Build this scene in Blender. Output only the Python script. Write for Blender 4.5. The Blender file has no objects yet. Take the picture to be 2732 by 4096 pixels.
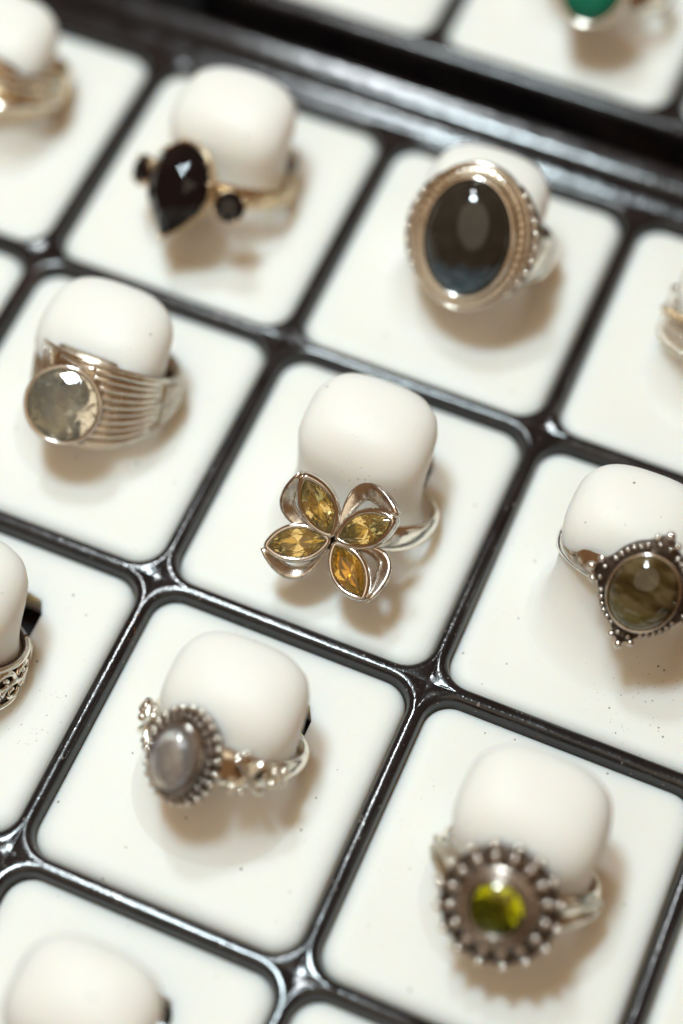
import bpy, bmesh, math, random
from math import sin, cos, pi, radians, sqrt, hypot, atan2
from mathutils import Matrix, Vector
random.seed(7)
S = 0.001                      # geometry below is written in millimetres
scn = bpy.context.scene
COL = scn.collection

# ------------------------------------------------------------------ camera
cam_d = bpy.data.cameras.new('camera')
cam = bpy.data.objects.new('camera', cam_d)
COL.objects.link(cam)
R_ = Vector((0.9178659, 0.3967296, -0.0113063))
U_ = Vector((-0.3402760, 0.8012803, 0.4920998))
B_ = Vector((0.2042901, -0.4478343, 0.8704654))
m = Matrix.Identity(4)
for r in range(3):
    m[r][0], m[r][1], m[r][2] = R_[r], U_[r], B_[r]
m.translation = Vector((107.2219, -136.7744, 223.4489)) * S
cam.matrix_world = m
cam_d.sensor_fit = 'VERTICAL'
cam_d.sensor_height = 36.0
cam_d.lens = 8000 / 4096 * 36.0
cam_d.clip_start = 0.01
cam_d.clip_end = 50
cam_d.dof.use_dof = True
cam_d.dof.focus_distance = 0.2435
cam_d.dof.aperture_fstop = 5.5
scn.camera = cam

# ------------------------------------------------------------------ world, lamp, exposure
w = bpy.data.worlds.new('World')
scn.world = w
w.use_nodes = True
bg = w.node_tree.nodes['Background']
bg.inputs[0].default_value = (0.34, 0.175, 0.075, 1)
bg.inputs[1].default_value = 0.50

def lamp(name, direction, dist, size, watts, col, target=(55, -30, 0)):
    d = bpy.data.lights.new(name, 'AREA')
    d.shape = 'DISK'
    d.size = size * S
    d.energy = watts
    d.color = col
    o = bpy.data.objects.new(name, d)
    COL.objects.link(o)
    v = Vector(direction).normalized()
    o.location = (Vector(target) + v * dist) * S
    o.rotation_euler = v.to_track_quat('Z', 'Y').to_euler()
    return o
lamp('shop_lamp', (-0.20, 0.06, 0.98), 520, 84, 1.70, (0.83, 1.0, 1.06))
lamp('second_lamp', (-0.28, 0.33, 0.90), 600, 56, 0.86, (0.90, 0.97, 1.0))
lamp('front_fill', (0.02, -0.46, 0.88), 700, 700, 0.95, (1.0, 0.88, 0.68))  # unseen fill light, added to brighten finger fronts and give the stones reflections

scn.view_settings.view_transform = 'Standard'
scn.view_settings.look = 'None'
scn.view_settings.exposure = 0.10
scn.view_settings.gamma = 1
cy = scn.cycles
cy.max_bounces = 14
cy.diffuse_bounces = 5
cy.glossy_bounces = 6
cy.transmission_bounces = 12
cy.caustics_reflective = True
cy.caustics_refractive = True
cy.blur_glossy = 0.4
cy.sample_clamp_indirect = 6
cy.use_denoising = True

# ------------------------------------------------------------------ helpers
class Geo:
    def __init__(s):
        s.v, s.f, s.flat = [], [], []
    def add(s, vs, fs, flat=False):
        k = len(s.v)
        s.v += [tuple(p) for p in vs]
        s.f += [tuple(i + k for i in f) for f in fs]
        s.flat += [flat] * len(fs)
        return s
    def loops(s, loops, closed=True, cap0=False, cap1=False, flat=False, wrap=False):
        n = len(loops[0])
        vs = [p for l in loops for p in l]
        fs = []
        L = len(loops)
        for a in range(L if wrap else L - 1):
            b = (a + 1) % L
            for i in range(n if closed else n - 1):
                j = (i + 1) % n
                fs.append((a * n + i, a * n + j, b * n + j, b * n + i))
        if cap0: fs.append(tuple(range(n))[::-1])
        if cap1: fs.append(tuple((L - 1) * n + i for i in range(n)))
        return s.add(vs, fs, flat)
    def tube(s, path, rad, n=8, closed=False, squash=1.0, up=(0, 0, 1)):
        P = [Vector(p) for p in path]
        N = len(P)
        rf = rad if callable(rad) else (lambda t: rad)
        loops = []
        for i in range(N):
            a = P[(i - 1) % N] if (closed or i > 0) else P[i]
            b = P[(i + 1) % N] if (closed or i < N - 1) else P[i]
            t = (b - a).normalized()
            u = Vector(up)
            x = t.cross(u)
            if x.length < 1e-6: x = t.cross(Vector((1, 0, 0)))
            x.normalize()
            y = x.cross(t).normalized()
            rr = rf(i / (N if closed else max(1, N - 1)))
            loops.append([P[i] + x * (rr * cos(2 * pi * k / n)) + y * (rr * squash * sin(2 * pi * k / n)) for k in range(n)])
        return s.loops(loops, True, not closed, not closed, wrap=closed)
    def ball(s, c, r, nu=10, nv=7, sz=1.0):
        vs = [(c[0], c[1], c[2] + r * sz)]
        for j in range(1, nv):
            a = pi * j / nv
            for i in range(nu):
                b = 2 * pi * i / nu
                vs.append((c[0] + r * sin(a) * cos(b), c[1] + r * sin(a) * sin(b), c[2] + r * cos(a) * sz))
        vs.append((c[0], c[1], c[2] - r * sz))
        fs = []
        for i in range(nu):
            fs.append((0, 1 + i, 1 + (i + 1) % nu))
            for j in range(nv - 2):
                p, q = 1 + j * nu + i, 1 + j * nu + (i + 1) % nu
                fs.append((p, p + nu, q + nu, q))
            p, q = 1 + (nv - 2) * nu + i, 1 + (nv - 2) * nu + (i + 1) % nu
            fs.append((p, len(vs) - 1, q))
        return s.add(vs, fs)
    def outline(s, pts, prof, cap0=False, cap1=False, flat=False, wrap=False):
        """sweep a profile of (offset, z) round a closed 2-D outline"""
        n = len(pts)
        nor = []
        for i in range(n):
            a, b = pts[i - 1], pts[(i + 1) % n]
            dx, dy = b[0] - a[0], b[1] - a[1]
            l = hypot(dx, dy) or 1
            nor.append((dy / l, -dx / l))
        loops = [[(p[0] + nn[0] * o, p[1] + nn[1] * o, z) for p, nn in zip(pts, nor)] for o, z in prof]
        return s.loops(loops, True, cap0, cap1, flat, wrap)
    def xf(s, M):
        s.v = [tuple(M @ Vector(p)) for p in s.v]
        return s
    def mesh(s, name, mat, merge=False, fix=True):
        me = bpy.data.meshes.new(name)
        me.from_pydata([(x * S, y * S, z * S) for x, y, z in s.v], [], s.f)
        me.polygons.foreach_set('use_smooth', [not q for q in s.flat])
        bm = bmesh.new()
        bm.from_mesh(me)
        if merge: bmesh.ops.remove_doubles(bm, verts=bm.verts, dist=1e-6)
        if fix: bmesh.ops.recalc_face_normals(bm, faces=bm.faces)
        bm.to_mesh(me)
        bm.free()
        me.materials.append(mat)
        return me

def link(name, me, parent=None, M=None):
    o = bpy.data.objects.new(name, me)
    COL.objects.link(o)
    if parent is not None: o.parent = parent
    if M is not None: o.matrix_local = M
    return o
def part(name, geo, mat, parent, **k):
    return link(name, geo.mesh(name, mat, **k), parent)
def put(name, me, parent, p, rz=0.0, sc=1.0):
    return link(name, me, parent, Matrix.Translation(Vector(p) * S) @ Matrix.Rotation(rz, 4, 'Z') @ Matrix.Scale(sc, 4))
def tag(o, label=None, cat=None, group=None, kind=None):
    if label: o['label'] = label
    if cat: o['category'] = cat
    if group: o['group'] = group
    if kind: o['kind'] = kind
    return o

lerp = lambda a, b, t: a + (b - a) * t
def sm(a, b, x):
    t = max(0, min(1, (x - a) / (b - a)))
    return t * t * (3 - 2 * t)

# ------------------------------------------------------------------ materials
def mat(name):
    M = bpy.data.materials.new(name)
    M.use_nodes = True
    nt = M.node_tree
    return M, nt, nt.nodes['Principled BSDF']
def node(nt, typ, **kw):
    n = nt.nodes.new(typ)
    for k, v in kw.items(): setattr(n, k, v)
    return n
def noise(nt, vec, scale, detail=3, rough=0.55):
    n = node(nt, 'ShaderNodeTexNoise')
    n.inputs['Scale'].default_value = scale
    n.inputs['Detail'].default_value = detail
    n.inputs['Roughness'].default_value = rough
    nt.links.new(vec, n.inputs['Vector'])
    return n.outputs['Fac']
def ramp(nt, fac, stops):
    r = node(nt, 'ShaderNodeValToRGB')
    e = r.color_ramp.elements
    while len(e) < len(stops): e.new(0.5)
    for q, (p, c) in zip(e, stops):
        q.position = p
        q.color = (*c, 1) if len(c) == 3 else c
    nt.links.new(fac, r.inputs[0])
    return r.outputs[0]
def mixc(nt, fac, a, b, typ='MIX'):
    n = node(nt, 'ShaderNodeMix', data_type='RGBA', blend_type=typ)
    for k, q in ((0, fac), (6, a), (7, b)):
        if isinstance(q, (tuple, float, int)):
            n.inputs[k].default_value = (*q, 1) if isinstance(q, tuple) else q
        else: nt.links.new(q, n.inputs[k])
    return n.outputs[2]
def mth(nt, op, a, b=0.0):
    n = node(nt, 'ShaderNodeMath', operation=op)
    for k, q in ((0, a), (1, b)):
        if isinstance(q, (float, int)): n.inputs[k].default_value = q
        else: nt.links.new(q, n.inputs[k])
    return n.outputs[0]
def bump(nt, bsdf, h, strength, dist):
    b = node(nt, 'ShaderNodeBump')
    b.inputs['Strength'].default_value = strength
    b.inputs['Distance'].default_value = dist
    nt.links.new(h, b.inputs['Height'])
    nt.links.new(b.outputs[0], bsdf.inputs['Normal'])
def coords(nt, which='Object'):
    return node(nt, 'ShaderNodeTexCoord').outputs[which]
def world_pos(nt):
    return node(nt, 'ShaderNodeNewGeometry').outputs['Position']
def specks(nt, vec, scale, size, keep):
    """sparse grains of dust: small discs at random voronoi points"""
    v = node(nt, 'ShaderNodeTexVoronoi')
    v.inputs['Scale'].default_value = scale
    nt.links.new(vec, v.inputs['Vector'])
    sep = node(nt, 'ShaderNodeSeparateColor')
    nt.links.new(v.outputs['Color'], sep.inputs[0])
    k = mth(nt, 'LESS_THAN', sep.outputs[0], keep)
    rad = mth(nt, 'MULTIPLY', sep.outputs[1], size)
    return mth(nt, 'MULTIPLY', k, mth(nt, 'LESS_THAN', v.outputs['Distance'], rad))

def make_pad_mat():
    M, nt, b = mat('white_silicone')
    P = world_pos(nt)
    base = mixc(nt, noise(nt, P, 90, 3), (0.82, 0.795, 0.735), (0.86, 0.84, 0.79))
    d1 = specks(nt, P, 1100, 0.20, 0.07)
    patch = mth(nt, 'MULTIPLY', ramp(nt, noise(nt, P, 70, 2), [(0.52, (0, 0, 0)), (0.70, (1, 1, 1))]), 0.4)
    for cx, cy_, cz, rad in ((56.7, -22.3, 9, 5.0), (99, -31.0, -2.4, 9.0), (72, -77, -2.4, 6.0), (31, -62, -2.4, 7.0)):
        d = node(nt, 'ShaderNodeVectorMath', operation='DISTANCE')
        nt.links.new(P, d.inputs[0])
        d.inputs[1].default_value = (cx * S, cy_ * S, cz * S)
        q = mth(nt, 'SUBTRACT', 1.0, mth(nt, 'DIVIDE', d.outputs['Value'], rad * S))
        patch = mth(nt, 'MAXIMUM', patch, q)
    patch = mth(nt, 'MAXIMUM', patch, 0.0)
    d2 = mth(nt, 'MULTIPLY', specks(nt, P, 2600, 0.33, 0.22), patch)
    c = mixc(nt, mth(nt, 'MULTIPLY', d1, 0.75), base, (0.10, 0.08, 0.06))
    c = mixc(nt, mth(nt, 'MULTIPLY', d2, 0.65), c, (0.12, 0.09, 0.06))
    nt.links.new(c, b.inputs['Base Color'])
    b.inputs['Roughness'].default_value = 0.45
    b.inputs['Specular IOR Level'].default_value = 0.25
    b.inputs['Subsurface Weight'].default_value = 1.0
    b.inputs['Subsurface Radius'].default_value = (1.0, 0.72, 0.5)
    b.inputs['Subsurface Scale'].default_value = 0.0036
    bump(nt, b, noise(nt, P, 1500, 3), 0.10, 0.0002)
    return M
def make_plastic():
    M, nt, b = mat('black_plastic')
    P = world_pos(nt)
    d = specks(nt, P, 1500, 0.30, 0.16)
    d2 = specks(nt, P, 3200, 0.33, 0.25)
    film = ramp(nt, noise(nt, P, 160, 4), [(0.40, (0, 0, 0)), (0.75, (1, 1, 1))])
    c = mixc(nt, mth(nt, 'MULTIPLY', film, 0.55), (0.008, 0.007, 0.008), (0.032, 0.026, 0.026))
    c = mixc(nt, mth(nt, 'MULTIPLY', d2, 0.3), c, (0.20, 0.13, 0.09))
    c = mixc(nt, mth(nt, 'MULTIPLY', d, 0.7), c, (0.26, 0.22, 0.19))
    rust = mth(nt, 'MULTIPLY', specks(nt, P, 2300, 0.5, 0.5), ramp(nt, noise(nt, P, 55, 2), [(0.62, (0, 0, 0)), (0.70, (1, 1, 1))]))
    c = mixc(nt, mth(nt, 'MULTIPLY', rust, 0.8), c, (0.30, 0.10, 0.02))
    nt.links.new(c, b.inputs['Base Color'])
    rr = ramp(nt, noise(nt, P, 220, 4), [(0.3, (0.09,) * 3), (0.75, (0.22,) * 3)])
    nt.links.new(rr, b.inputs['Roughness'])
    b.inputs['Specular IOR Level'].default_value = 0.6
    h = mth(nt, 'ADD', noise(nt, P, 1400, 3), mth(nt, 'MULTIPLY', noise(nt, P, 420, 2), 1.2))
    bump(nt, b, h, 0.22, 0.00012)
    return M
def make_metal(name, col, dark, rough=0.2, amount=0.5, scale=350, lo=0.45, hi=0.75):
    M, nt, b = mat(name)
    P = coords(nt)
    f = ramp(nt, noise(nt, P, scale, 5, 0.65), [(lo, (0, 0, 0)), (hi, (1, 1, 1))])
    nt.links.new(mixc(nt, mth(nt, 'MULTIPLY', f, amount), col, dark), b.inputs['Base Color'])
    b.inputs['Metallic'].default_value = 1
    nt.links.new(ramp(nt, noise(nt, P, scale * 2, 3), [(0.3, (rough * 0.75,) * 3), (0.8, (min(1, rough * 1.7),) * 3)]), b.inputs['Roughness'])
    bump(nt, b, noise(nt, P, 1600, 3), 0.10, 0.0002)
    return M
def make_glass(name, col, ior=1.55, rough=0.0):
    M, nt, b = mat(name)
    b.inputs['Base Color'].default_value = (*col, 1)
    b.inputs['Transmission Weight'].default_value = 1
    b.inputs['IOR'].default_value = ior
    b.inputs['Roughness'].default_value = rough
    return M, nt, b
PAD = make_pad_mat()
PLASTIC = make_plastic()
SILVER = make_metal('silver', (0.82, 0.78, 0.72), (0.22, 0.16, 0.135), 0.13, 0.55)
PALE = make_metal('pale_silver', (0.90, 0.85, 0.76), (0.52, 0.43, 0.32), 0.14, 0.5)
AGED = make_metal('aged_silver', (0.64, 0.59, 0.54), (0.10, 0.07, 0.055), 0.16, 0.85, 420, 0.40, 0.66)
OXID = make_metal('oxidised_silver', (0.10, 0.075, 0.06), (0.03, 0.02, 0.018), 0.38, 0.8)
REFLECTOR = make_metal('reflector_metal', (0.92, 0.92, 0.90), (0.80, 0.80, 0.78), 0.15, 0.4)  # bright metal for the reflector discs added behind the stones
BRONZE = make_metal('toned_silver', (0.66, 0.58, 0.46), (0.30, 0.23, 0.15), 0.26, 0.6)
DULL = make_metal('dull_silver', (0.40, 0.35, 0.31), (0.11, 0.085, 0.07), 0.24, 0.8)
WORN = make_metal('worn_silver', (0.80, 0.75, 0.68), (0.14, 0.10, 0.085), 0.2, 0.75, 520, 0.46, 0.68)
GOLD = make_metal('warm_gilt_silver', (0.80, 0.62, 0.40), (0.36, 0.24, 0.12), 0.22, 0.5)
def gem_mat(name, col, trans, ior=1.55):
    M, nt, b = make_glass(name, col, ior)
    b.inputs['Transmission Weight'].default_value = trans
    P = coords(nt)
    nt.links.new(mixc(nt, noise(nt, P, 320, 3), tuple(c * 0.9 for c in col), tuple(min(1, c * 1.08) for c in col)), b.inputs['Base Color'])
    return M
CITRINE = gem_mat('citrine', (1.0, 0.79, 0.36), 0.95)
HONEY = gem_mat('honey_citrine', (1.0, 0.65, 0.15), 0.94)
PRASE = gem_mat('pale_green_quartz', (0.95, 0.98, 0.86), 0.94)
PERIDOT = gem_mat('peridot', (0.60, 0.68, 0.005), 0.97, 1.66)
def make_moonstone():
    M, nt, b = make_glass('moonstone', (0.80, 0.80, 0.78), 1.52, 0.05)
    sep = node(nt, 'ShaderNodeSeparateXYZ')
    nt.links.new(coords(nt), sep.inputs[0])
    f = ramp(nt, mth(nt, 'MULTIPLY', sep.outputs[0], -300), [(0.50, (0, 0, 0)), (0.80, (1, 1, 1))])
    nt.links.new(mixc(nt, f, (0.95, 0.95, 0.93), (0.20, 0.26, 0.90)), b.inputs['Base Color'])  # blue schiller painted into the colour at the left edge
    b.inputs['Transmission Weight'].default_value = 0.90
    b.inputs['Coat Weight'].default_value = 0.5
    return M
MOON = make_moonstone()
def make_dark_gem():
    M, nt, b = mat('black_stone')
    P = coords(nt)
    nt.links.new(mixc(nt, noise(nt, P, 250, 2), (0.002, 0.0015, 0.002), (0.008, 0.005, 0.007)), b.inputs['Base Color'])
    b.inputs['Roughness'].default_value = 0.03
    b.inputs['Specular IOR Level'].default_value = 0.5
    return M
BLACKGEM = make_dark_gem()
def make_labradorite():
    M, nt, b = mat('labradorite')
    P = coords(nt)
    sep = node(nt, 'ShaderNodeSeparateXYZ')
    nt.links.new(P, sep.inputs[0])
    n1 = noise(nt, P, 420, 4)
    c = mixc(nt, n1, (0.010, 0.009, 0.007), (0.042, 0.034, 0.025))
    y = mth(nt, 'ADD', mth(nt, 'MULTIPLY', sep.outputs[1], -1000), mth(nt, 'MULTIPLY', mth(nt, 'SUBTRACT', noise(nt, P, 260, 3), 0.5), 4.0))
    fl = ramp(nt, mth(nt, 'MULTIPLY', y, 0.1), [(0.30, (0, 0, 0)), (0.66, (1, 1, 1))])
    c = mixc(nt, mth(nt, 'MULTIPLY', fl, 0.8), c, (0.06, 0.12, 0.17))  # view-dependent blue flash, painted into the base colour towards the foot
    nt.links.new(c, b.inputs['Base Color'])
    b.inputs['Roughness'].default_value = 0.07
    b.inputs['Specular IOR Level'].default_value = 0.6
    return M
LAB = make_labradorite()
def make_moss():
    M, nt, b = mat('olive_agate')
    P = coords(nt)
    mp = node(nt, 'ShaderNodeMapping')
    mp.inputs['Rotation'].default_value = (0, 0, 0.75)
    mp.inputs['Scale'].default_value = (1, 3.2, 1)
    nt.links.new(P, mp.inputs[0])
    n1 = noise(nt, mp.outputs[0], 210, 3, 0.5)
    c = ramp(nt, n1, [(0.30, (0.018, 0.011, 0.003)), (0.48, (0.050, 0.032, 0.009)), (0.60, (0.13, 0.095, 0.046)), (0.75, (0.06, 0.043, 0.011))])
    sep = node(nt, 'ShaderNodeSeparateXYZ')
    nt.links.new(P, sep.inputs[0])
    g = mth(nt, 'MULTIPLY', mth(nt, 'ADD', mth(nt, 'MULTIPLY', sep.outputs[1], -1000), mth(nt, 'MULTIPLY', noise(nt, P, 300, 2), 3.0)), 0.2)
    c = mixc(nt, mth(nt, 'MULTIPLY', ramp(nt, g, [(0.45, (0, 0, 0)), (0.95, (1, 1, 1))]), 0.6), c, (0.13, 0.105, 0.008))  # glow of light passing through the stone, painted yellow-green at the bottom
    nt.links.new(c, b.inputs['Base Color'])
    b.inputs['Roughness'].default_value = 0.08
    b.inputs['Coat Weight'].default_value = 0.5
    b.inputs['Coat Roughness'].default_value = 0.03
    return M
MOSS = make_moss()
def make_green():
    M, nt, b = mat('green_onyx')
    P = coords(nt)
    nt.links.new(mixc(nt, noise(nt, P, 200, 3), (0.002, 0.10, 0.055), (0.008, 0.20, 0.12)), b.inputs['Base Color'])
    b.inputs['Roughness'].default_value = 0.1
    return M
GREEN = make_green()
def make_table():
    M, nt, b = mat('black_cloth')
    P = world_pos(nt)
    nt.links.new(mixc(nt, noise(nt, P, 900, 3), (0.004, 0.004, 0.004), (0.009, 0.008, 0.008)), b.inputs['Base Color'])
    b.inputs['Roughness'].default_value = 0.95
    b.inputs['Specular IOR Level'].default_value = 0.1
    return M
CLOTH = make_table()

# ------------------------------------------------------------------ setting
PXm, PYm = 37.0, 39.5
g = Geo()
g.add([(-900, -900, -12.2), (1100, -900, -12.2), (1100, 1100, -12.2), (-900, 1100, -12.2)], [(0, 1, 2, 3)])
tag(part('table', g, CLOTH, None), 'table under a black cloth', kind='structure')

def rrect(x0, y0, x1, y1, r, n=7):
    pts = []
    for cx, cy_, a0 in ((x1 - r, y0 + r, -90), (x1 - r, y1 - r, 0), (x0 + r, y1 - r, 90), (x0 + r, y0 + r, 180)):
        for k in range(n + 1):
            a = radians(a0 + 90 * k / n)
            pts.append((cx + r * cos(a), cy_ + r * sin(a)))
    return pts

def tray(label, x_lines, y_lines, sides):
    root = tag(link('display_tray', None), label, 'tray', 'ring display trays')
    root.location = (x_lines[0] * S, y_lines[0] * S, -12 * S)
    off = Vector((x_lines[0], y_lines[0], -12))
    mv = Matrix.Translation(-off)
    g = Geo()
    prof = [(0, 0), (0.25, -0.012), (0.5, -0.07), (0.74, -0.20), (0.94, -0.44), (1.08, -0.85), (1.16, -1.6), (1.5, -9.6)]
    r0, n = 4.7, 8
    for a in range(len(x_lines) - 1):
        for b in range(len(y_lines) - 1):
            x0, x1, y0, y1 = x_lines[a], x_lines[a + 1], y_lines[b], y_lines[b + 1]
            loops = [[(x, y, z) for x, y in rrect(x0 + d, y0 + d, x1 - d, y1 - d, r0 - d, n)] for d, z in prof]
            g.loops(loops)
            for q, c in enumerate(((x1, y0), (x1, y1), (x0, y1), (x0, y0))):
                arc = loops[0][q * (n + 1):(q + 1) * (n + 1)]
                # the little star of the crossing dips a trace in its middle
                mid = [(c[0] * 0.45 + p[0] * 0.55, c[1] * 0.45 + p[1] * 0.55, -0.10) for p in arc]
                inn = [(c[0] * 0.6 + p[0] * 0.4, c[1] * 0.6 + p[1] * 0.4, -0.16) for p in arc]
                rim = [(c[0] * 0.2 + p[0] * 0.8, c[1] * 0.2 + p[1] * 0.8, -0.01) for p in arc]
                g.loops([arc, rim, mid, inn], closed=False)
                g.add([*inn, (c[0], c[1], -0.2)], [(k, k + 1, len(inn)) for k in range(len(inn) - 1)])
    g.xf(mv)
    part('grid', g, PLASTIC, root, merge=True)
    f = Geo()
    xa, xb, ya, yb = x_lines[0], x_lines[-1], y_lines[0], y_lines[-1]
    f.add([(xa, ya, -9.5), (xb, ya, -9.5), (xb, yb, -9.5), (xa, yb, -9.5), (xa, ya, -11.9), (xb, ya, -11.9), (xb, yb, -11.9), (xa, yb, -11.9)],
          [(0, 1, 2, 3), (4, 7, 6, 5), (0, 4, 5, 1), (1, 5, 6, 2), (2, 6, 7, 3), (3, 7, 4, 0)], True)
    part('tray_floor', f.xf(mv), PLASTIC, root)
    for side, prof in sides:
        r = Geo()
        wmax = max(p[0] for p in prof)
        pts = []
        for (o, z) in prof:
            if side == 'far': pts.append([(xa, yb + o, z), (xb, yb + o, z)])
            if side == 'near': pts.append([(xa, ya - o, z), (xb, ya - o, z)])
        r.loops(pts, closed=False)
        part('rim', r.xf(mv), PLASTIC, root)
    return root
RIM_FAR = [(0, 0), (0.2, 0.0), (0.35, 0.06), (1.3, 0.36), (2.2, 0.64), (2.42, 0.62), (2.6, 0.35), (2.75, -0.6), (2.85, -1.6), (3.45, -1.6), (3.6, -0.6), (3.75, 0.1), (3.95, 0.35),
           (5.2, 0.75), (6.6, 1.18), (7.0, 1.24), (7.4, 1.12), (8.2, 0.4), (8.7, -0.6), (8.9, -3.5), (9.1, -12)]
RIM_NEAR = [(0, 0), (0.2, 0.25), (0.7, 0.45), (1.4, 0.42), (1.9, 0.15), (2.2, -0.5), (2.35, -2), (2.5, -12)]
XL = [PXm * i for i in range(-1, 5)]
YL = [-PYm * j for j in range(3, -2, -1)]
tray('black plastic ring tray in front holding most of the white pads', XL, YL, [('far', RIM_FAR), ('near', RIM_NEAR)])
FX0, FY0 = -1.8, 56.5
tray('black plastic tray behind holding the green stone ring', [FX0 + PXm * i for i in range(0, 4)], [FY0, FY0 + PYm], [('near', RIM_NEAR), ('far', RIM_NEAR)])

# ------------------------------------------------------------------ pads
def pad_mesh(finger):
    g = Geo()
    hx, hy, r = 17.32, 18.57, 3.6
    prof = [(0.25, -6.6), (0.0, -6.4), (0.0, -3.8), (0.08, -3.1), (0.28, -2.55), (0.65, -2.13), (1.2, -1.86), (1.9, -1.735), (2.5, -1.705), (3.0, -1.70)]
    loops = []
    for d, z in prof:
        loops.append([(x, y, z) for x, y in rrect(-hx + d, -hy + d, hx - d, hy - d, max(1.2, r - d * 0.72), 8)])
    g.loops(loops, True, True, True)
    me = g.mesh('pad', PAD)
    c = Geo()
    hole = [(-7.4, 4.0), (7.4, 4.0), (7.4, 9.6), (6.4, 11.4), (4.6, 11.8), (-4.6, 11.8), (-6.4, 11.4), (-7.4, 9.6)]
    c.add([(x, y, -9) for x, y in hole] + [(x, y, 0) for x, y in hole],
          [tuple(range(8))[::-1], tuple(range(8, 16))] + [(i, (i + 1) % 8, 8 + (i + 1) % 8, 8 + i) for i in range(8)], True)
    cm = c.mesh('cut', PAD)
    o, q = link('pad', me), link('cut', cm)
    cuts = [q]
    if finger: cuts.append(link('finger', finger))
    for c_, op in zip(cuts, ('DIFFERENCE', 'UNION')):
        md = o.modifiers.new(op, 'BOOLEAN')
        md.object, md.operation, md.solver = c_, op, 'EXACT'
    bpy.context.view_layer.update()
    out = bpy.data.meshes.new_from_object(o.evaluated_get(bpy.context.evaluated_depsgraph_get()))
    bpy.data.objects.remove(o)
    for c_ in cuts: bpy.data.objects.remove(c_)
    out.name = 'ring_pad'
    for p in out.polygons:
        c_ = p.center / S
        wall = c_.z < -1.9 and max(abs(c_.x), abs(c_.y)) < 15      # inside of the slot
        p.use_smooth = not wall and p.area < 60e-6
    return out
def sup(cx, cy_, a, b, n, z, N=48):
    L = []
    for k in range(N):
        t = 2 * pi * k / N
        c, s = cos(t), sin(t)
        L.append((cx + a * math.copysign(abs(c) ** (2 / n), c), cy_ + b * math.copysign(abs(s) ** (2 / n), s), z))
    return L
def finger_mesh(k, ox=0.5):
    q = random.Random(k)
    sec = [(-3.2, -2.4, 10.6, 10.4, 2.1), (-1.9, -2.4, 11.0, 10.8, 2.1), (-1.66, -2.3, 10.3, 10.1, 2.1), (-1.45, -2.15, 9.75, 9.5, 2.12), (-1.0, -1.85, 9.2, 8.8, 2.15), (-0.2, -1.2, 8.75, 8.0, 2.2), (1.0, -0.4, 8.45, 7.35, 2.25), (2.6, 0.6, 8.25, 6.8, 2.25), (4.4, 1.7, 8.2, 6.5, 2.3),
           (6.6, 2.9, 8.35, 6.45, 2.45), (8.4, 3.8, 8.5, 6.6, 2.7), (9.9, 4.4, 8.55, 6.75, 2.9), (11.1, 4.9, 8.3, 6.6, 2.9), (12.2, 5.3, 7.7, 6.1, 2.8), (13.0, 5.5, 6.8, 5.3, 2.6), (13.6, 5.6, 5.5, 4.2, 2.4), (13.95, 5.65, 3.7, 2.8, 2.2), (14.1, 5.65, 1.7, 1.3, 2.0)]
    wv, wd, lean, side, tall = [q.uniform(-1, 1) for _ in range(5)]
    g = Geo()
    L = []
    for z, c, a, b, n in sec:
        t = sm(-1.5, 12, z)
        L.append(sup(ox + 0.35 * side * t, c + 0.35 * lean * t, a * (1 + 0.018 * wv * t), b * (1 + 0.03 * wd * t), n, z * (1 + 0.025 * tall * t)))
    g.loops(L, True, True, True)
    return g.mesh('ring_finger', PAD)
PADS = [pad_mesh(finger_mesh(k)) for k in range(5)] + [pad_mesh(finger_mesh(7, -1.1))]
FLATPAD = pad_mesh(None)
def pad(x, y, label, finger=True, dx=0.0, dy=0.0, rz=0.0):
    o = tag(link('ring_pad', PADS[5 if 'olive' in label else random.randrange(5)] if finger else FLATPAD), label, 'ring pad', 'white pads in the trays')
    o.location = ((x + dx) * S, (y + dy) * S, 0.7 * S)
    o.rotation_euler.z = radians(rz)
    return o
def cell(i, j): return (PXm * i + 18.5, -PYm * j - 19.75)
for i, j, lab, fi in [
    (-1, -1, 'white pad at the far left end of the front tray, under the gilt twisted band', True),
    (0, -1, 'white pad under the ring with three black stones', True),
    (1, -1, 'white pad under the large dark oval stone ring', True),
    (2, -1, 'white pad with the beaded ring, against the rim of the front tray at right', True),
    (-1, 0, 'mostly cut off white pad left of the pale green stone ring', True),
    (0, 0, 'white pad under the engraved wide band with the round pale green stone', True),
    (1, 0, 'white pad with dusty finger under the four petal flower ring', True),
    (2, 0, 'dusty white pad under the oval olive stone ring', True),
    (0, 1, 'white pad with the openwork scroll band, below the pale green stone pad', True),
    (1, 1, 'white pad under the oval grey moonstone ring', True),
    (2, 1, 'white pad under the small bright green stone ring with beaded edge', True),
    (3, 1, 'sliver of white pad in the corner beside the bright green stone pad', True),
    (1, 2, 'white pad whose bare finger carries no ring', True),
    (2, 2, 'sliver of white pad below the bright green stone pad', True)]:
    x, y = cell(i, j)
    pad(x, y, lab, fi, random.uniform(-.15, .15), random.uniform(-.15, .15), random.uniform(-.5, .5))
for i, lab in ((0, 'white pad in the tray behind, left of the green stone pad'), (1, 'white pad under the green stone ring in the tray behind'), (2, 'sliver of white pad in the tray behind, right of the green stone pad')):
    pad(FX0 + PXm * i + 18.5, FY0 + 19.75, lab)

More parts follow.
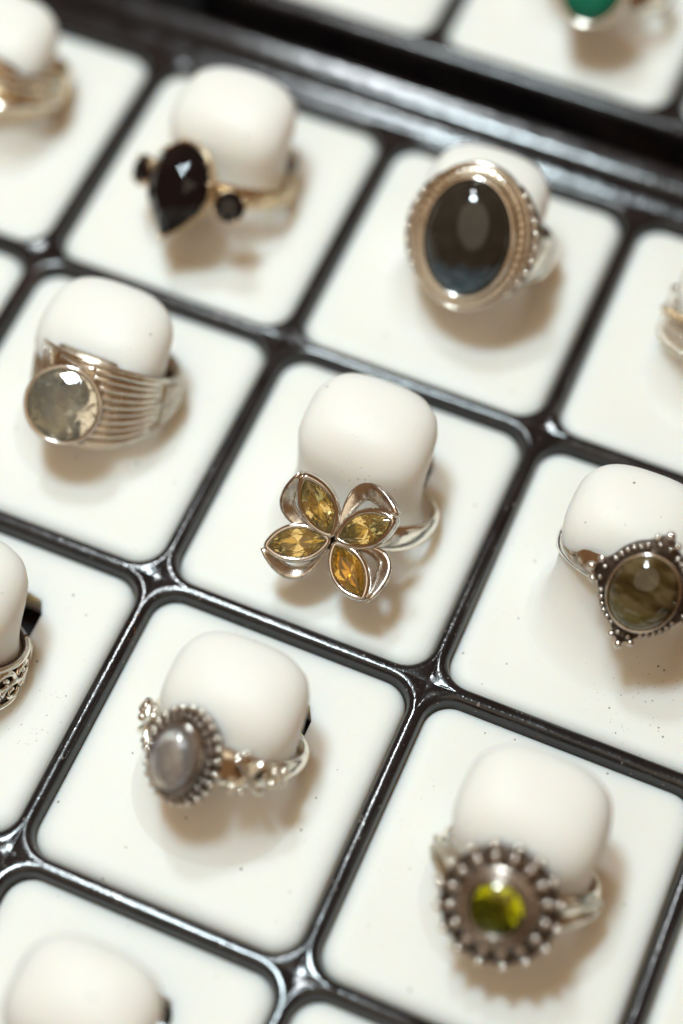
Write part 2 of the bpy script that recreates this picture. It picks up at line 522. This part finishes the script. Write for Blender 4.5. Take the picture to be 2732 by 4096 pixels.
# ------------------------------------------------------------------ ring building blocks
def ring_root(name, label, head, tau, dist, yaw=0.0):
    """Empty at the ring's centre. Local Z points to the head, Y along the finger, X round it.
    head: where the middle of the setting stands (mm); dist: from the ring's centre to it."""
    t = radians(tau)
    z = Vector((0, -cos(t), sin(t)))
    x = Vector((1, 0, 0))
    y = z.cross(x)
    Rm = Matrix((x, y, z)).transposed().to_4x4() @ Matrix.Rotation(radians(yaw), 4, 'Y')
    o = tag(link(name, None), label, 'ring', 'silver rings on the display pads')
    o.empty_display_size = 0.005
    o.matrix_world = Matrix.Translation(S * (Vector(head) - (Rm.to_3x3() @ Vector((0, 0, dist))))) @ Rm
    return o
def head_frame(root, dist, pitch=0.0, roll=0.0, yaw=0.0):
    """matrix of the head in ring space (mm)"""
    return Matrix.Translation((0, 0, dist)) @ Matrix.Rotation(radians(pitch), 4, 'X') @ Matrix.Rotation(radians(yaw), 4, 'Y') @ Matrix.Rotation(radians(roll), 4, 'Z')
def band_geo(R, wf, tf, a0=0, a1=360, N=96, crown=0.35, yf=None):
    """D-section band round the Y axis; angle 0 = head. wf, tf: width and thickness by angle (deg)"""
    g = Geo()
    loops = []
    closed = (a1 - a0) >= 359.9
    n = N if closed else N + 1
    for k in range(n):
        a = a0 + (a1 - a0) * k / N
        d = abs(((a + 180) % 360) - 180)
        W, T = wf(d) / 2, tf(d)
        yo = yf(d) if yf else 0
        sec = [(0, -W), (0.0, 0), (0, W), (T * 0.45, W * 1.0), (T * 0.8, W * 0.8), (T * (1 - crown * .3), W * 0.45), (T, 0), (T * (1 - crown * .3), -W * 0.45), (T * 0.8, -W * 0.8), (T * 0.45, -W)]
        ar = radians(a)
        loops.append([((R + r) * sin(ar), y + yo, (R + r) * cos(ar)) for r, y in sec])
    g.loops(loops, True, not closed, not closed, wrap=closed)
    return g
def oval(a, b, n=64): return [(a * cos(2 * pi * k / n), b * sin(2 * pi * k / n)) for k in range(n)]
def cab_geo(a, b, h, n=48, m=10, z0=0.0):
    g = Geo()
    L = [[(x, y, z0 - 0.4) for x, y in oval(a, b, n)]]
    for j in range(m):
        q = pi / 2 * j / m
        L.append([(x, y, z0 + h * sin(q)) for x, y in oval(a * cos(q) ** 0.9, b * cos(q) ** 0.9, n)])
    k = len(L)
    g.loops(L, True, True, False)
    base = len(g.v) - n
    g.v.append((0, 0, z0 + h))
    for i in range(n):
        g.f.append((base + i, base + (i + 1) % n, len(g.v) - 1)); g.flat.append(False)
    return g
def gem_geo(P, table=0.56, crown=1.0, pav=2.0, n=8, culet=0.06):
    """brilliant style cut on any outline P(t)"""
    g = Geo()
    def pt(s, t, z): x, y = P(t); return (x * s, y * s, z)
    st = 2 * pi / n
    V = [pt(table, k * st, crown) for k in range(n)]
    V += [pt((1 + table) / 2 + 0.03, (k + .5) * st, crown * 0.58) for k in range(n)]
    V += [pt(1, k * st / 2, 0.08) for k in range(2 * n)]
    V += [pt(1, k * st / 2, -0.08) for k in range(2 * n)]
    V += [pt(0.52, (k + .5) * st, -pav * 0.55) for k in range(n)]
    V += [pt(culet, k * st, -pav) for k in range(n)]
    T, Mi, G1, G2, PM, CU = 0, n, 2 * n, 4 * n, 6 * n, 7 * n
    F = [tuple(range(n))]
    for k in range(n):
        k1 = (k + 1) % n
        F.append((T + k, Mi + k, T + k1))
        F.append((T + k1, Mi + k, G1 + 2 * k1, Mi + k1))
        F.append((Mi + k, G1 + 2 * k, G1 + 2 * k + 1))
        F.append((Mi + k, G1 + 2 * k + 1, G1 + (2 * k + 2) % (2 * n)))
        F.append((PM + k, G2 + 2 * k + 1, G2 + 2 * k))
        F.append((PM + k, G2 + (2 * k + 2) % (2 * n), G2 + 2 * k + 1))
        F.append((PM + k, CU + k1, PM + k1, G2 + 2 * k1))
        F.append((PM + k, CU + k, CU + k1))
    for q in range(2 * n):
        r = (q + 1) % (2 * n)
        F.append((G1 + q, G1 + r, G2 + r, G2 + q))
    F.append(tuple(CU + k for k in range(n))[::-1])
    return g.add(V, F, True)
def marq(a, b):
    rho = (a * a + b * b) / (2 * b)
    def P(t):
        x = a * cos(t)
        y = sqrt(max(0, rho * rho - x * x)) - (rho - b)
        return (x, math.copysign(max(0, y), sin(t)) if abs(sin(t)) > 1e-9 else 0.0)
    return P
def samp(P, n): return [P(2 * pi * k / n) for k in range(n)]
def rope_geo(pts, r, turns, n=8, z=0.0):
    """twisted wire round a closed outline"""
    g = Geo()
    N = len(pts)
    loops = []
    for i in range(N):
        a, b = Vector((*pts[i - 1], 0)), Vector((*pts[(i + 1) % N], 0))
        t = (b - a).normalized()
        x = t.cross(Vector((0, 0, 1)))
        ph = 2 * pi * turns * i / N
        L = []
        for k in range(n):
            q = 2 * pi * k / n
            rr = r * (1 + 0.24 * cos(2 * q + ph * 2))
            L.append((pts[i][0] + x.x * rr * cos(q), pts[i][1] + x.y * rr * cos(q), z + rr * sin(q)))
        loops.append(L)
    return g.loops(loops, wrap=True)
BEADS = {}
def bead_mesh(r, mt, sz=1.0):
    k = (r, mt.name, sz)
    if k not in BEADS: BEADS[k] = Geo().ball((0, 0, 0), r, 12, 8, sz).mesh('bead', mt)
    return BEADS[k]
def beads(parent, M, pts, r, mt, name='bead'):
    for p in pts:
        q = M @ Vector(p)
        put(name, bead_mesh(r, mt), parent, q)
def hpart(name, g, mt, root, M, loc=True, **k):
    """a part modelled in head space; the object keeps the head's frame so its textures follow it"""
    o = link(name, g.mesh(name, mt, **k), root)
    Ms = M.copy()
    Ms.translation = M.translation * S
    o.matrix_local = Ms
    return o
# ------------------------------------------------------------------ flower ring
def flower_ring():
    D = 12.0
    r = ring_root('flower_ring', 'silver flower ring of four yellow stone petals with open loops', (57.4, -30.2, 8.6), 34, D)
    part('band', band_geo(8.9, lambda d: lerp(3.6, 1.5, sm(40, 150, d)), lambda d: 0.85), PALE, r)
    M = head_frame(r, D, pitch=-24)
    # small plate that joins the petals to the band
    g = Geo()
    g.tube([(0, 0, -3.2), (0, 0, -1.2)], 1.5, 16)
    hpart('post', g, OXID, r, M)
    for k, (ang, cup, L, mt) in enumerate(((37, 12, 8.3, CITRINE), (131, 16, 8.5, CITRINE), (205, 6, 8.2, CITRINE), (318, 6, 8.0, HONEY))):
        a, b = L / 2 - 0.5, 1.82
        Q = M @ Matrix.Rotation(radians(ang), 4, 'Z') @ Matrix.Rotation(radians(-cup), 4, 'Y') @ Matrix.Translation((L / 2 + 0.35, 0, 0))
        P = marq(a, b)
        o = samp(P, 48)
        g = Geo()
        g.outline(o, [(0.05, -2.2), (0.35, -2.2), (0.66, -1.2), (0.68, -0.3), (0.58, 0.15), (0.34, 0.38), (0.05, 0.32), (-0.10, 0.12), (-0.02, -0.1), (0.03, -2.2)])
        pet = hpart('petal', g, SILVER, r, Q)
        link('stone_reflector', Geo().outline(o, [(0.04, -2.0), (0.04, -1.9)], True, True).mesh('stone_reflector', REFLECTOR), pet)  # added reflector closing the petal, sends light back through the stone
        link('gemstone', gem_geo(marq(a + 0.02, b + 0.02), 0.58, 0.62, 1.7, 8).mesh('gemstone', mt), pet)
        # open loop beside the stone: a flat strap bowing out from tip to root
        lp = []
        N = 22
        for i in range(N + 1):
            t = i / N
            x = lerp(L / 2 + 0.0, -L / 2 + 0.7, t)
            bow = sin(pi * t) ** 0.75
            lp.append((x + 0.3 * sin(pi * t), 0.15 + 0.5 * t + (4.3, 3.7, 3.5, 4.0)[k] * bow * (1 - 0.12 * t), -0.15 - 0.9 * sin(pi * t) - 0.5 * t))
        g = Geo()
        loops = []
        for i, p in enumerate(lp):
            A = Vector(lp[max(0, i - 1)]); Bv = Vector(lp[min(N, i + 1)])
            tg = (Bv - A).normalized()
            out = Vector((0, 0, 1)).cross(tg).normalized() * -1
            wd = (0.42 + 0.44 * sin(pi * min(1, .12 + i / N))) * (1.35, 1.05, 1.0, 1.15)[k]
            pr = [(-wd, -0.9), (-wd, -0.15), (-wd * .7, 0.02), (wd * .45, 0.40), (wd * .85, 0.42), (wd, 0.25), (wd * .9, -0.9)]
            loops.append([tuple(Vector(p) + out * q + Vector((0, 0, zz))) for q, zz in pr])
        g.loops(loops, True, True, True)
        link('open_loop', g.mesh('open_loop', WORN), pet)
    return r
flower_ring()

# ------------------------------------------------------------------ large labradorite ring
def labradorite_ring():
    D = 13.2
    r = ring_root('oval_stone_ring', 'large silver ring with a dark brown oval stone flashing blue at its foot', (57.0, 15.0, 14.2), 50, D)
    part('band', band_geo(8.9, lambda d: lerp(11.0, 3.2, sm(15, 120, d)), lambda d: lerp(1.6, 0.9, sm(20, 100, d))), PALE, r)
    M = head_frame(r, D, pitch=4, roll=8)
    a, b = 5.7, 7.5
    g = Geo()
    g.outline(oval(a, b), [(2.3, -3.2), (2.3, -1.2), (2.2, -1.02), (0.5, -1.02)], True, True)
    hpart('base_plate', g, AGED, r, M)
    g = Geo()
    g.outline(oval(a, b), [(0.6, -1.0), (0.6, 0.25), (0.5, 0.7), (0.3, 0.88), (0.05, 0.85), (-0.05, 0.6), (-0.05, -1.0)])
    hpart('bezel', g, PALE, r, M)
    hpart('twisted_wire', rope_geo(oval(a + 1.2, b + 1.2, 240), 0.50, 26, 8, -0.75), PALE, r, M)
    hpart('plain_wire', Geo().tube([(x, y, -0.95) for x, y in oval(a + 2.05, b + 2.05)], 0.24, 8, True), PALE, r, M)
    hpart('cabochon', cab_geo(a, b, 3.3, 56, 12), LAB, r, M)
    for s in (-1, 1):
        pts = []
        for k in range(9):
            t = radians(-44 + 11 * k) + (0 if s > 0 else pi)
            pts.append(((a + 2.9) * cos(t), (b + 2.3) * sin(t) * 0.92, -1.75))
        beads(r, M, pts, 0.5, PALE)
        g = Geo()
        arc = [((a + 2.7) * cos(t) , (b + 2.0) * sin(t) * .92, -2.4) for t in [radians(-54 + 6 * k) + (0 if s > 0 else pi) for k in range(19)]]
        hpart('shoulder', g.tube(arc, 0.75, 8), AGED, r, M)
labradorite_ring()

# ------------------------------------------------------------------ engraved wide band with round pale green stone
def engraved_ring():
    D = 12.3
    r = ring_root('engraved_ring', 'wide engraved silver band with a round pale green stone', (18.6, -26.5, 10.2), 33, D, -3)
    R = 8.45
    wf = lambda d: lerp(12.4, 4.0, sm(14, 112, d))
    tf = lambda d: lerp(2.1, 1.1, sm(0, 100, d))
    part('band', band_geo(R, wf, tf, N=128, crown=0.2), BRONZE, r)
    def on(a, q):
        d = abs(a)
        rr = R + tf(d) * (1 - 0.10 * q * q)
        return (rr * sin(radians(a)), q * wf(d) / 2, rr * cos(radians(a)))
    def ridge(pts, rad=0.42):
        # densify so the ridge follows the curve of the band
        P = []
        for (a0, y0), (a1, y1) in zip(pts, pts[1:]):
            k = max(2, int(hypot((a1 - a0) * .16, (y1 - y0) * 5) / 0.3))
            P += [on(lerp(a0, a1, i / k), lerp(y0, y1, i / k)) for i in range(k)]
        P.append(on(*pts[-1]))
        part('ridge', Geo().tube(P, rad, 7, up=(0, 1, 0)), PALE, r)
    # hairpin ridges running round the band on the right of the stone
    qs = [-0.86, -0.67, -0.48, -0.29, -0.10, 0.09, 0.28, 0.47, 0.66, 0.83]
    for k in range(0, 10, 2):
        e = 66 - abs(qs[k]) * 8 + random.uniform(-2, 2)
        st = 14 + max(0, 0.6 - abs(qs[k])) * 16
        w_ = qs[k + 1] - qs[k]
        ridge([(st, qs[k]), (e, qs[k]), (e + 3, qs[k] + w_ * .25), (e + 3, qs[k] + w_ * .75), (e, qs[k + 1]), (st, qs[k + 1])])
    for k in range(5):
        a = 76 + k * 7
        ridge([(a, -0.80), (a, 0.80)], 0.38)
    # slanting ridges on the left
    for k in range(9):
        a = -20 - k * 7.5
        ridge([(a + 5, -0.84), (a - 5, 0.84)], 0.32)
    for q in (-0.96, 0.96):
        ridge([(a_, q) for a_ in range(-100, 116, 12)], 0.26)
    ridge([(-14, 0.84), (0, 0.80), (14, 0.84)], 0.26)
    M = head_frame(r, D, pitch=-20, yaw=10)
    a = 4.6
    g = Geo()
    g.outline(oval(a, a), [(0.1, -3.4), (0.25, -3.4), (0.5, 0.2), (0.5, 0.55), (0.38, 0.72), (0.12, 0.66), (-0.12, 0.45), (-0.05, 0.2), (0.0, -3.4)])
    hpart('bezel', g, SILVER, r, M)
    hpart('cup', Geo().outline(oval(a, a), [(0, -3.55), (0, -3.45)], True, True), OXID, r, M)  # dark disc added behind the stone so its outer facets look dark
    hpart('stone_reflector', Geo().outline(oval(a * .62, a * .62), [(0, -3.40), (0, -3.30)], True, True), REFLECTOR, r, M)  # smaller reflector added in the middle to brighten the table facet
    hpart('gemstone', gem_geo(lambda t: (a * cos(t), a * sin(t)), 0.6, 1.0, 3.1, 8), PRASE, r, M)
engraved_ring()

# ------------------------------------------------------------------ olive cabochon with beaded corners
def olive_ring():
    D = 12.6
    r = ring_root('olive_stone_ring', 'aged silver ring with an oval olive brown stone and triple beads at its corners', (95.0, -24.9, 13.6), 46, D, 16)
    part('band', band_geo(8.8, lambda d: lerp(3.6, 2.2, sm(20, 100, d)), lambda d: 0.8), SILVER, r)
    M = head_frame(r, D, pitch=2, roll=-6, yaw=-13)
    a, b = 4.05, 4.75
    # lobed base plate that carries the corner beads
    pl = []
    for k in range(96):
        t = 2 * pi * k / 96
        x, y = (a + 1.3) * cos(t), (b + 1.25) * sin(t)
        s = abs(cos(2 * t)) ** 10
        pl.append((x * (1 + 0.20 * s), y * (1 + 0.20 * s)))
    g = Geo()
    g.outline(pl, [(-0.5, -2.4), (0, -2.2), (0, -1.1), (-0.15, -0.95)], True, True)
    hpart('base_plate', g, OXID, r, M)
    g = Geo()
    g.outline(oval(a, b), [(0.32, -1.0), (0.32, 0.3), (0.25, 0.55), (0.1, 0.62), (-0.05, 0.5), (-0.05, -1.0)])
    hpart('bezel', g, SILVER, r, M)
    hpart('cabochon', cab_geo(a, b, 2.3, 56, 12), MOSS, r, M)
    rim, corner = [], []
    for k in range(40):
        t = 2 * pi * (k + .5) / 40
        if abs(cos(2 * t)) < 0.86:
            rim.append(((a + 0.95) * cos(t), (b + 0.95) * sin(t), -0.75))
    beads(r, M, rim, 0.40, AGED)
    for q in range(4):
        t0 = q * pi / 2
        for dt, rr, br in ((-0.20, 1.0, 0.48), (0, 1.10, 0.60), (0.20, 1.0, 0.48)):
            t = t0 + dt * (1 if q % 2 == 0 else 1)
            beads(r, M, [((a + 2.15) * rr * cos(t), (b + 2.0) * rr * sin(t), -0.70)], br, SILVER)
        t = t0
        beads(r, M, [((a + 1.35) * cos(t + .12), (b + 1.3) * sin(t + .12), -0.6), ((a + 1.35) * cos(t - .12), (b + 1.3) * sin(t - .12), -0.6)], 0.36, AGED)
olive_ring()

# ------------------------------------------------------------------ moonstone ring
def moonstone_ring():
    D = 11.9
    r = ring_root('moonstone_ring', 'ornate silver ring with a clear grey oval moonstone and beaded shoulders', (53.0, -64.9, 12.0), 46, D, -12)
    part('band', band_geo(8.9, lambda d: lerp(5.0, 2.0, sm(10, 110, d)), lambda d: 0.95), PALE, r)
    M = head_frame(r, D, pitch=-4)
    a, b = 2.9, 4.0
    g = Geo()
    g.outline(oval(a, b), [(1.7, -2.6), (2.0, -1.9), (1.95, -1.6), (1.4, -1.45), (0.4, -1.2)], True, True)
    hpart('base_plate', g, OXID, r, M)
    g = Geo()
    g.outline(oval(a, b), [(0.55, -1.4), (0.5, 0.1), (0.35, 0.5), (0.12, 0.55), (-0.06, 0.35), (-0.06, -1.3)])
    hpart('bezel', g, AGED, r, M)
    hpart('stone_reflector', Geo().outline(oval(a - .08, b - .08), [(0, -0.6), (0, -0.55)], True, True), REFLECTOR, r, M)  # added reflector that lightens the moonstone from below
    hpart('cabochon', cab_geo(a, b, 2.3, 56, 12), MOON, r, M)
    beads(r, M, [((a + 1.0) * cos(2 * pi * k / 26), (b + 1.0) * sin(2 * pi * k / 26), -0.85) for k in range(26)], 0.36, AGED)
    beads(r, M, [((a + 1.75) * cos(t), (b + 1.75) * sin(t), -1.5 + random.uniform(-.08, .08)) for t in [2 * pi * (k + random.uniform(-.12, .12)) / 26 for k in range(26)]], 0.44, PALE)
    R = 10.0
    def on(ang, y, lift=0): return ((R + lift) * sin(radians(ang)), y, (R + lift) * cos(radians(ang)))
    I = Matrix.Identity(4)
    for s in (-1, 1):
        # crossed wires and a leaf, then a cluster of five beads
        part('scroll_wire', Geo().tube([on(s * (33 + 3 * k), 1.9 * cos(k * .42), 0.4) for k in range(9)], 0.44, 8, up=(0, 1, 0)), PALE, r)
        part('scroll_wire', Geo().tube([on(s * (33 + 3 * k), -1.9 * cos(k * .42), 0.3) for k in range(9)], 0.44, 8, up=(0, 1, 0)), PALE, r)
        g = Geo()
        g.loops([[on(s * (36 + q), y, 0.15) for q, y in ((0, -.5), (0, .5))], [on(s * (44), y, 0.55) for y in (-.9, .9)], [on(s * 55, y, 0.2) for y in (-.25, .25)]], closed=False)
        part('leaf', g, AGED, r)
        beads(r, I, [on(s * 62, 0.75, .5), on(s * 62, -0.75, .5), on(s * 66, 0, .7), on(s * 70, .7, .4), on(s * 70, -.7, .4)], 0.62, PALE)
        beads(r, I, [on(s * 36, 2.3, .3), on(s * 36, -2.3, .3), on(s * 40, 2.5, .1), on(s * 44, -2.2, .1)], 0.45, PALE)
moonstone_ring()

# ------------------------------------------------------------------ small bright green stone
def peridot_ring():
    D = 12.6
    r = ring_root('green_stone_ring', 'silver ring with a small bright yellow green stone in a wide scalloped beaded setting', (92.9, -66.9, 11.6), 47, D)
    part('band', band_geo(8.9, lambda d: lerp(4.6, 2.4, sm(10, 110, d)), lambda d: 0.95), PALE, r)
    M = head_frame(r, D, pitch=-6)
    R0 = 6.9
    g = Geo()
    sc = [(R0 * (1 + 0.04 * cos(16 * 2 * pi * k / 192)) * cos(2 * pi * k / 192), R0 * (1 + 0.04 * cos(16 * 2 * pi * k / 192)) * sin(2 * pi * k / 192)) for k in range(192)]
    g.outline(sc, [(-1.8, -2.8), (0, -2.0), (0, -1.6), (-0.2, -1.45)], True, True)
    hpart('base_plate', g, OXID, r, M)
    spoke = Geo().ball((0, 0, 0), 0.8, 12, 8, 0.75).mesh('scallop', AGED)
    for k in range(16):
        t = 2 * pi * k / 16
        o = put('scallop', spoke, r, M @ Vector((5.45 * cos(t), 5.45 * sin(t), -1.25)))
    beads(r, M, [(6.85 * cos(2 * pi * k / 16), 6.85 * sin(2 * pi * k / 16), -1.3) for k in range(16)], 0.55, PALE)
    g = Geo()
    g.outline(oval(3.0, 3.0), [(2.0, -1.6), (1.95, -0.9), (1.75, -0.3), (1.4, 0.05), (1.0, 0.10), (0.6, -0.05), (0.45, 0.4), (0.28, 0.66), (0.08, 0.68), (-0.12, 0.45), (-0.05, -1.5)])
    hpart('bezel', g, DULL, r, M)
    hpart('stone_reflector', Geo().outline(oval(2.9, 2.9), [(0, -2.2), (0, -2.1)], True, True), REFLECTOR, r, M)  # reflector added under the green stone for brighter flashes
    hpart('gemstone', gem_geo(lambda t: (2.97 * cos(t), 2.97 * sin(t)), 0.6, 0.65, 2.1, 8), PERIDOT, r, M @ Matrix.Translation((0, 0, 0.1)))
    for s in (-1, 1):
        for yy in (-1.0, 1.0):
            part('shoulder_wire', Geo().tube([((9.9 + .25) * sin(radians(s * a)), yy * (1.9 - a / 60) , (9.9 + .25) * cos(radians(s * a))) for a in range(28, 82, 5)], 0.5, 8, up=(0, 1, 0)), PALE, r)
peridot_ring()

# ------------------------------------------------------------------ three black stones
def black_ring():
    D = 12.4
    r = ring_root('black_stone_ring', 'gilt ring with a pear shaped black stone between two small round ones', (17.2, 9.6, 11.0), 36, D, -10)
    part('band', band_geo(8.9, lambda d: lerp(3.4, 2.4, sm(20, 100, d)), lambda d: 0.9), GOLD, r)
    M = head_frame(r, D, pitch=-14, yaw=-4)
    def pear(t):
        x, y = 4.9 * cos(t), 6.4 * sin(t)
        if y < 0: x *= 1 - 0.62 * (-y / 6.4) ** 1.6
        return (x, y)
    hpart('gemstone', gem_geo(pear, 0.52, 2.1, 2.2, 9), BLACKGEM, r, M)
    g = Geo()
    g.outline(samp(pear, 48), [(-0.3, -2.6), (0.2, -0.7), (0.34, -0.3), (0.22, -0.12), (-0.02, -0.15), (-0.1, -0.6), (-0.5, -2.6)])
    hpart('bezel', g, GOLD, r, M)
    beads(r, M, [(p[0] * 1.04, p[1] * 1.04, 0.1) for p in [pear(radians(q)) for q in (20, 48, 75, 105, 135, 165, -90)]], 0.42, GOLD, 'prong')
    for s in (-1, 1):
        Q = M @ Matrix.Translation((s * 7.5, 0.4, -1.9)) @ Matrix.Rotation(radians(s * 26), 4, 'Y')
        hpart('side_stone', gem_geo(lambda t: (2.1 * cos(t), 2.1 * sin(t)), 0.55, 0.8, 1.2, 8), BLACKGEM, r, Q)
        g = Geo()
        g.outline(oval(2.0, 2.0, 32), [(-0.3, -1.6), (0.2, -0.5), (0.22, -0.1), (0.05, -0.05), (-0.1, -1.2)])
        hpart('side_bezel', g, GOLD, r, Q)
        beads(r, Q, [(2.15 * cos(q), 2.15 * sin(q), 0.15) for q in (2.4, 3.9, 0.8, 5.5)], 0.36, GOLD, 'prong')
black_ring()

# ------------------------------------------------------------------ rings cut by the frame
def twisted_ring():
    r = ring_root('twisted_band_ring', 'wide gilt band of crossing strands on the far left finger', (-18.0, 15.6, 11.0), 38, 10.8)
    part('band', band_geo(8.9, lambda d: lerp(9.5, 4.5, sm(20, 120, d)), lambda d: 0.7), GOLD, r)
    for k in range(5):
        P = []
        for i in range(41):
            a = -80 + 4 * i
            y = (k - 2) * 2.1 * (1 - 0.45 * abs(a) / 80) + 1.1 * sin(radians(a * 1.6 + k * 40))
            P.append((9.9 * sin(radians(a)), y, 9.9 * cos(radians(a))))
        part('strand', Geo().tube(P, 0.75, 8, up=(0, 1, 0)), GOLD if k % 2 else PALE, r)
twisted_ring()
def scroll_ring():
    r = ring_root('openwork_ring', 'silver band pierced with scrollwork, half out of the picture', (18.6, -68.5, 8.0), 36, 10.8)
    R = 8.9
    part('band', band_geo(R, lambda d: lerp(7.2, 5.2, sm(20, 140, d)), lambda d: 0.5), OXID, r)
    def on(a, y, l=0.75): return ((R + l) * sin(radians(a)), y, (R + l) * cos(radians(a)))
    for s in (-1, 1):
        part('edge_wire', Geo().tube([on(a, s * (3.3 - abs(a) / 140), .5) for a in range(-130, 131, 5)], 0.42, 8, up=(0, 1, 0)), PALE, r)
    for a0 in range(-110, 111, 22):
        for s in (-1, 1):
            P = []
            for k in range(22):
                t = k / 21
                q = t * 2.6 * pi
                rad_ = 2.0 * (1 - t * .8)
                P.append(on(a0 + s * rad_ * cos(q) * 6.0 + 5 * s, s * 0.9 + rad_ * sin(q) * .8))
            part('scroll', Geo().tube(P, lambda t: 0.42 - .15 * t, 7, up=(0, 1, 0)), PALE, r)
scroll_ring()
def studded_ring():
    r = ring_root('studded_ring', 'silver ring with a broad studded face, cut off by the right edge', (93.6, 14.6, 12.0), 48, 11.6)
    part('band', band_geo(8.9, lambda d: lerp(9.0, 4.0, sm(30, 120, d)), lambda d: 1.0), PALE, r)
    R = 10.0
    I = Matrix.Identity(4)
    for a in range(-84, 85, 8):
        hh = lerp(4.2, 2.2, sm(30, 110, abs(a)))
        for q in (-1, -.5, 0, .5, 1):
            rr = R + 0.5 - 0.3 * abs(q)
            beads(r, I, [(rr * sin(radians(a + 4 * (q in (-.5, .5)))), q * hh, rr * cos(radians(a + 4 * (q in (-.5, .5)))))], 0.62 if q in (-1, 0, 1) else 0.42, PALE if q else GOLD, 'stud')
studded_ring()
def green_ring():
    D = 12.6
    r = ring_root('green_cabochon_ring', 'silver ring with an oval dark green stone in the tray behind', (56.5, 65.2, 12.5), 46, D)
    part('band', band_geo(8.9, lambda d: lerp(5.0, 2.5, sm(20, 110, d)), lambda d: 1.0), PALE, r)
    M = head_frame(r, D, pitch=-4)
    a, b = 4.4, 5.6
    g = Geo()
    g.outline(oval(a, b), [(0.2, -3.0), (1.0, -1.5), (0.95, 0.1), (0.7, 0.6), (0.3, 0.7), (-0.06, 0.4), (-0.06, -1.5)])
    hpart('bezel', g, PALE, r, M)
    hpart('cabochon', cab_geo(a, b, 2.6), GREEN, r, M)
green_ring()
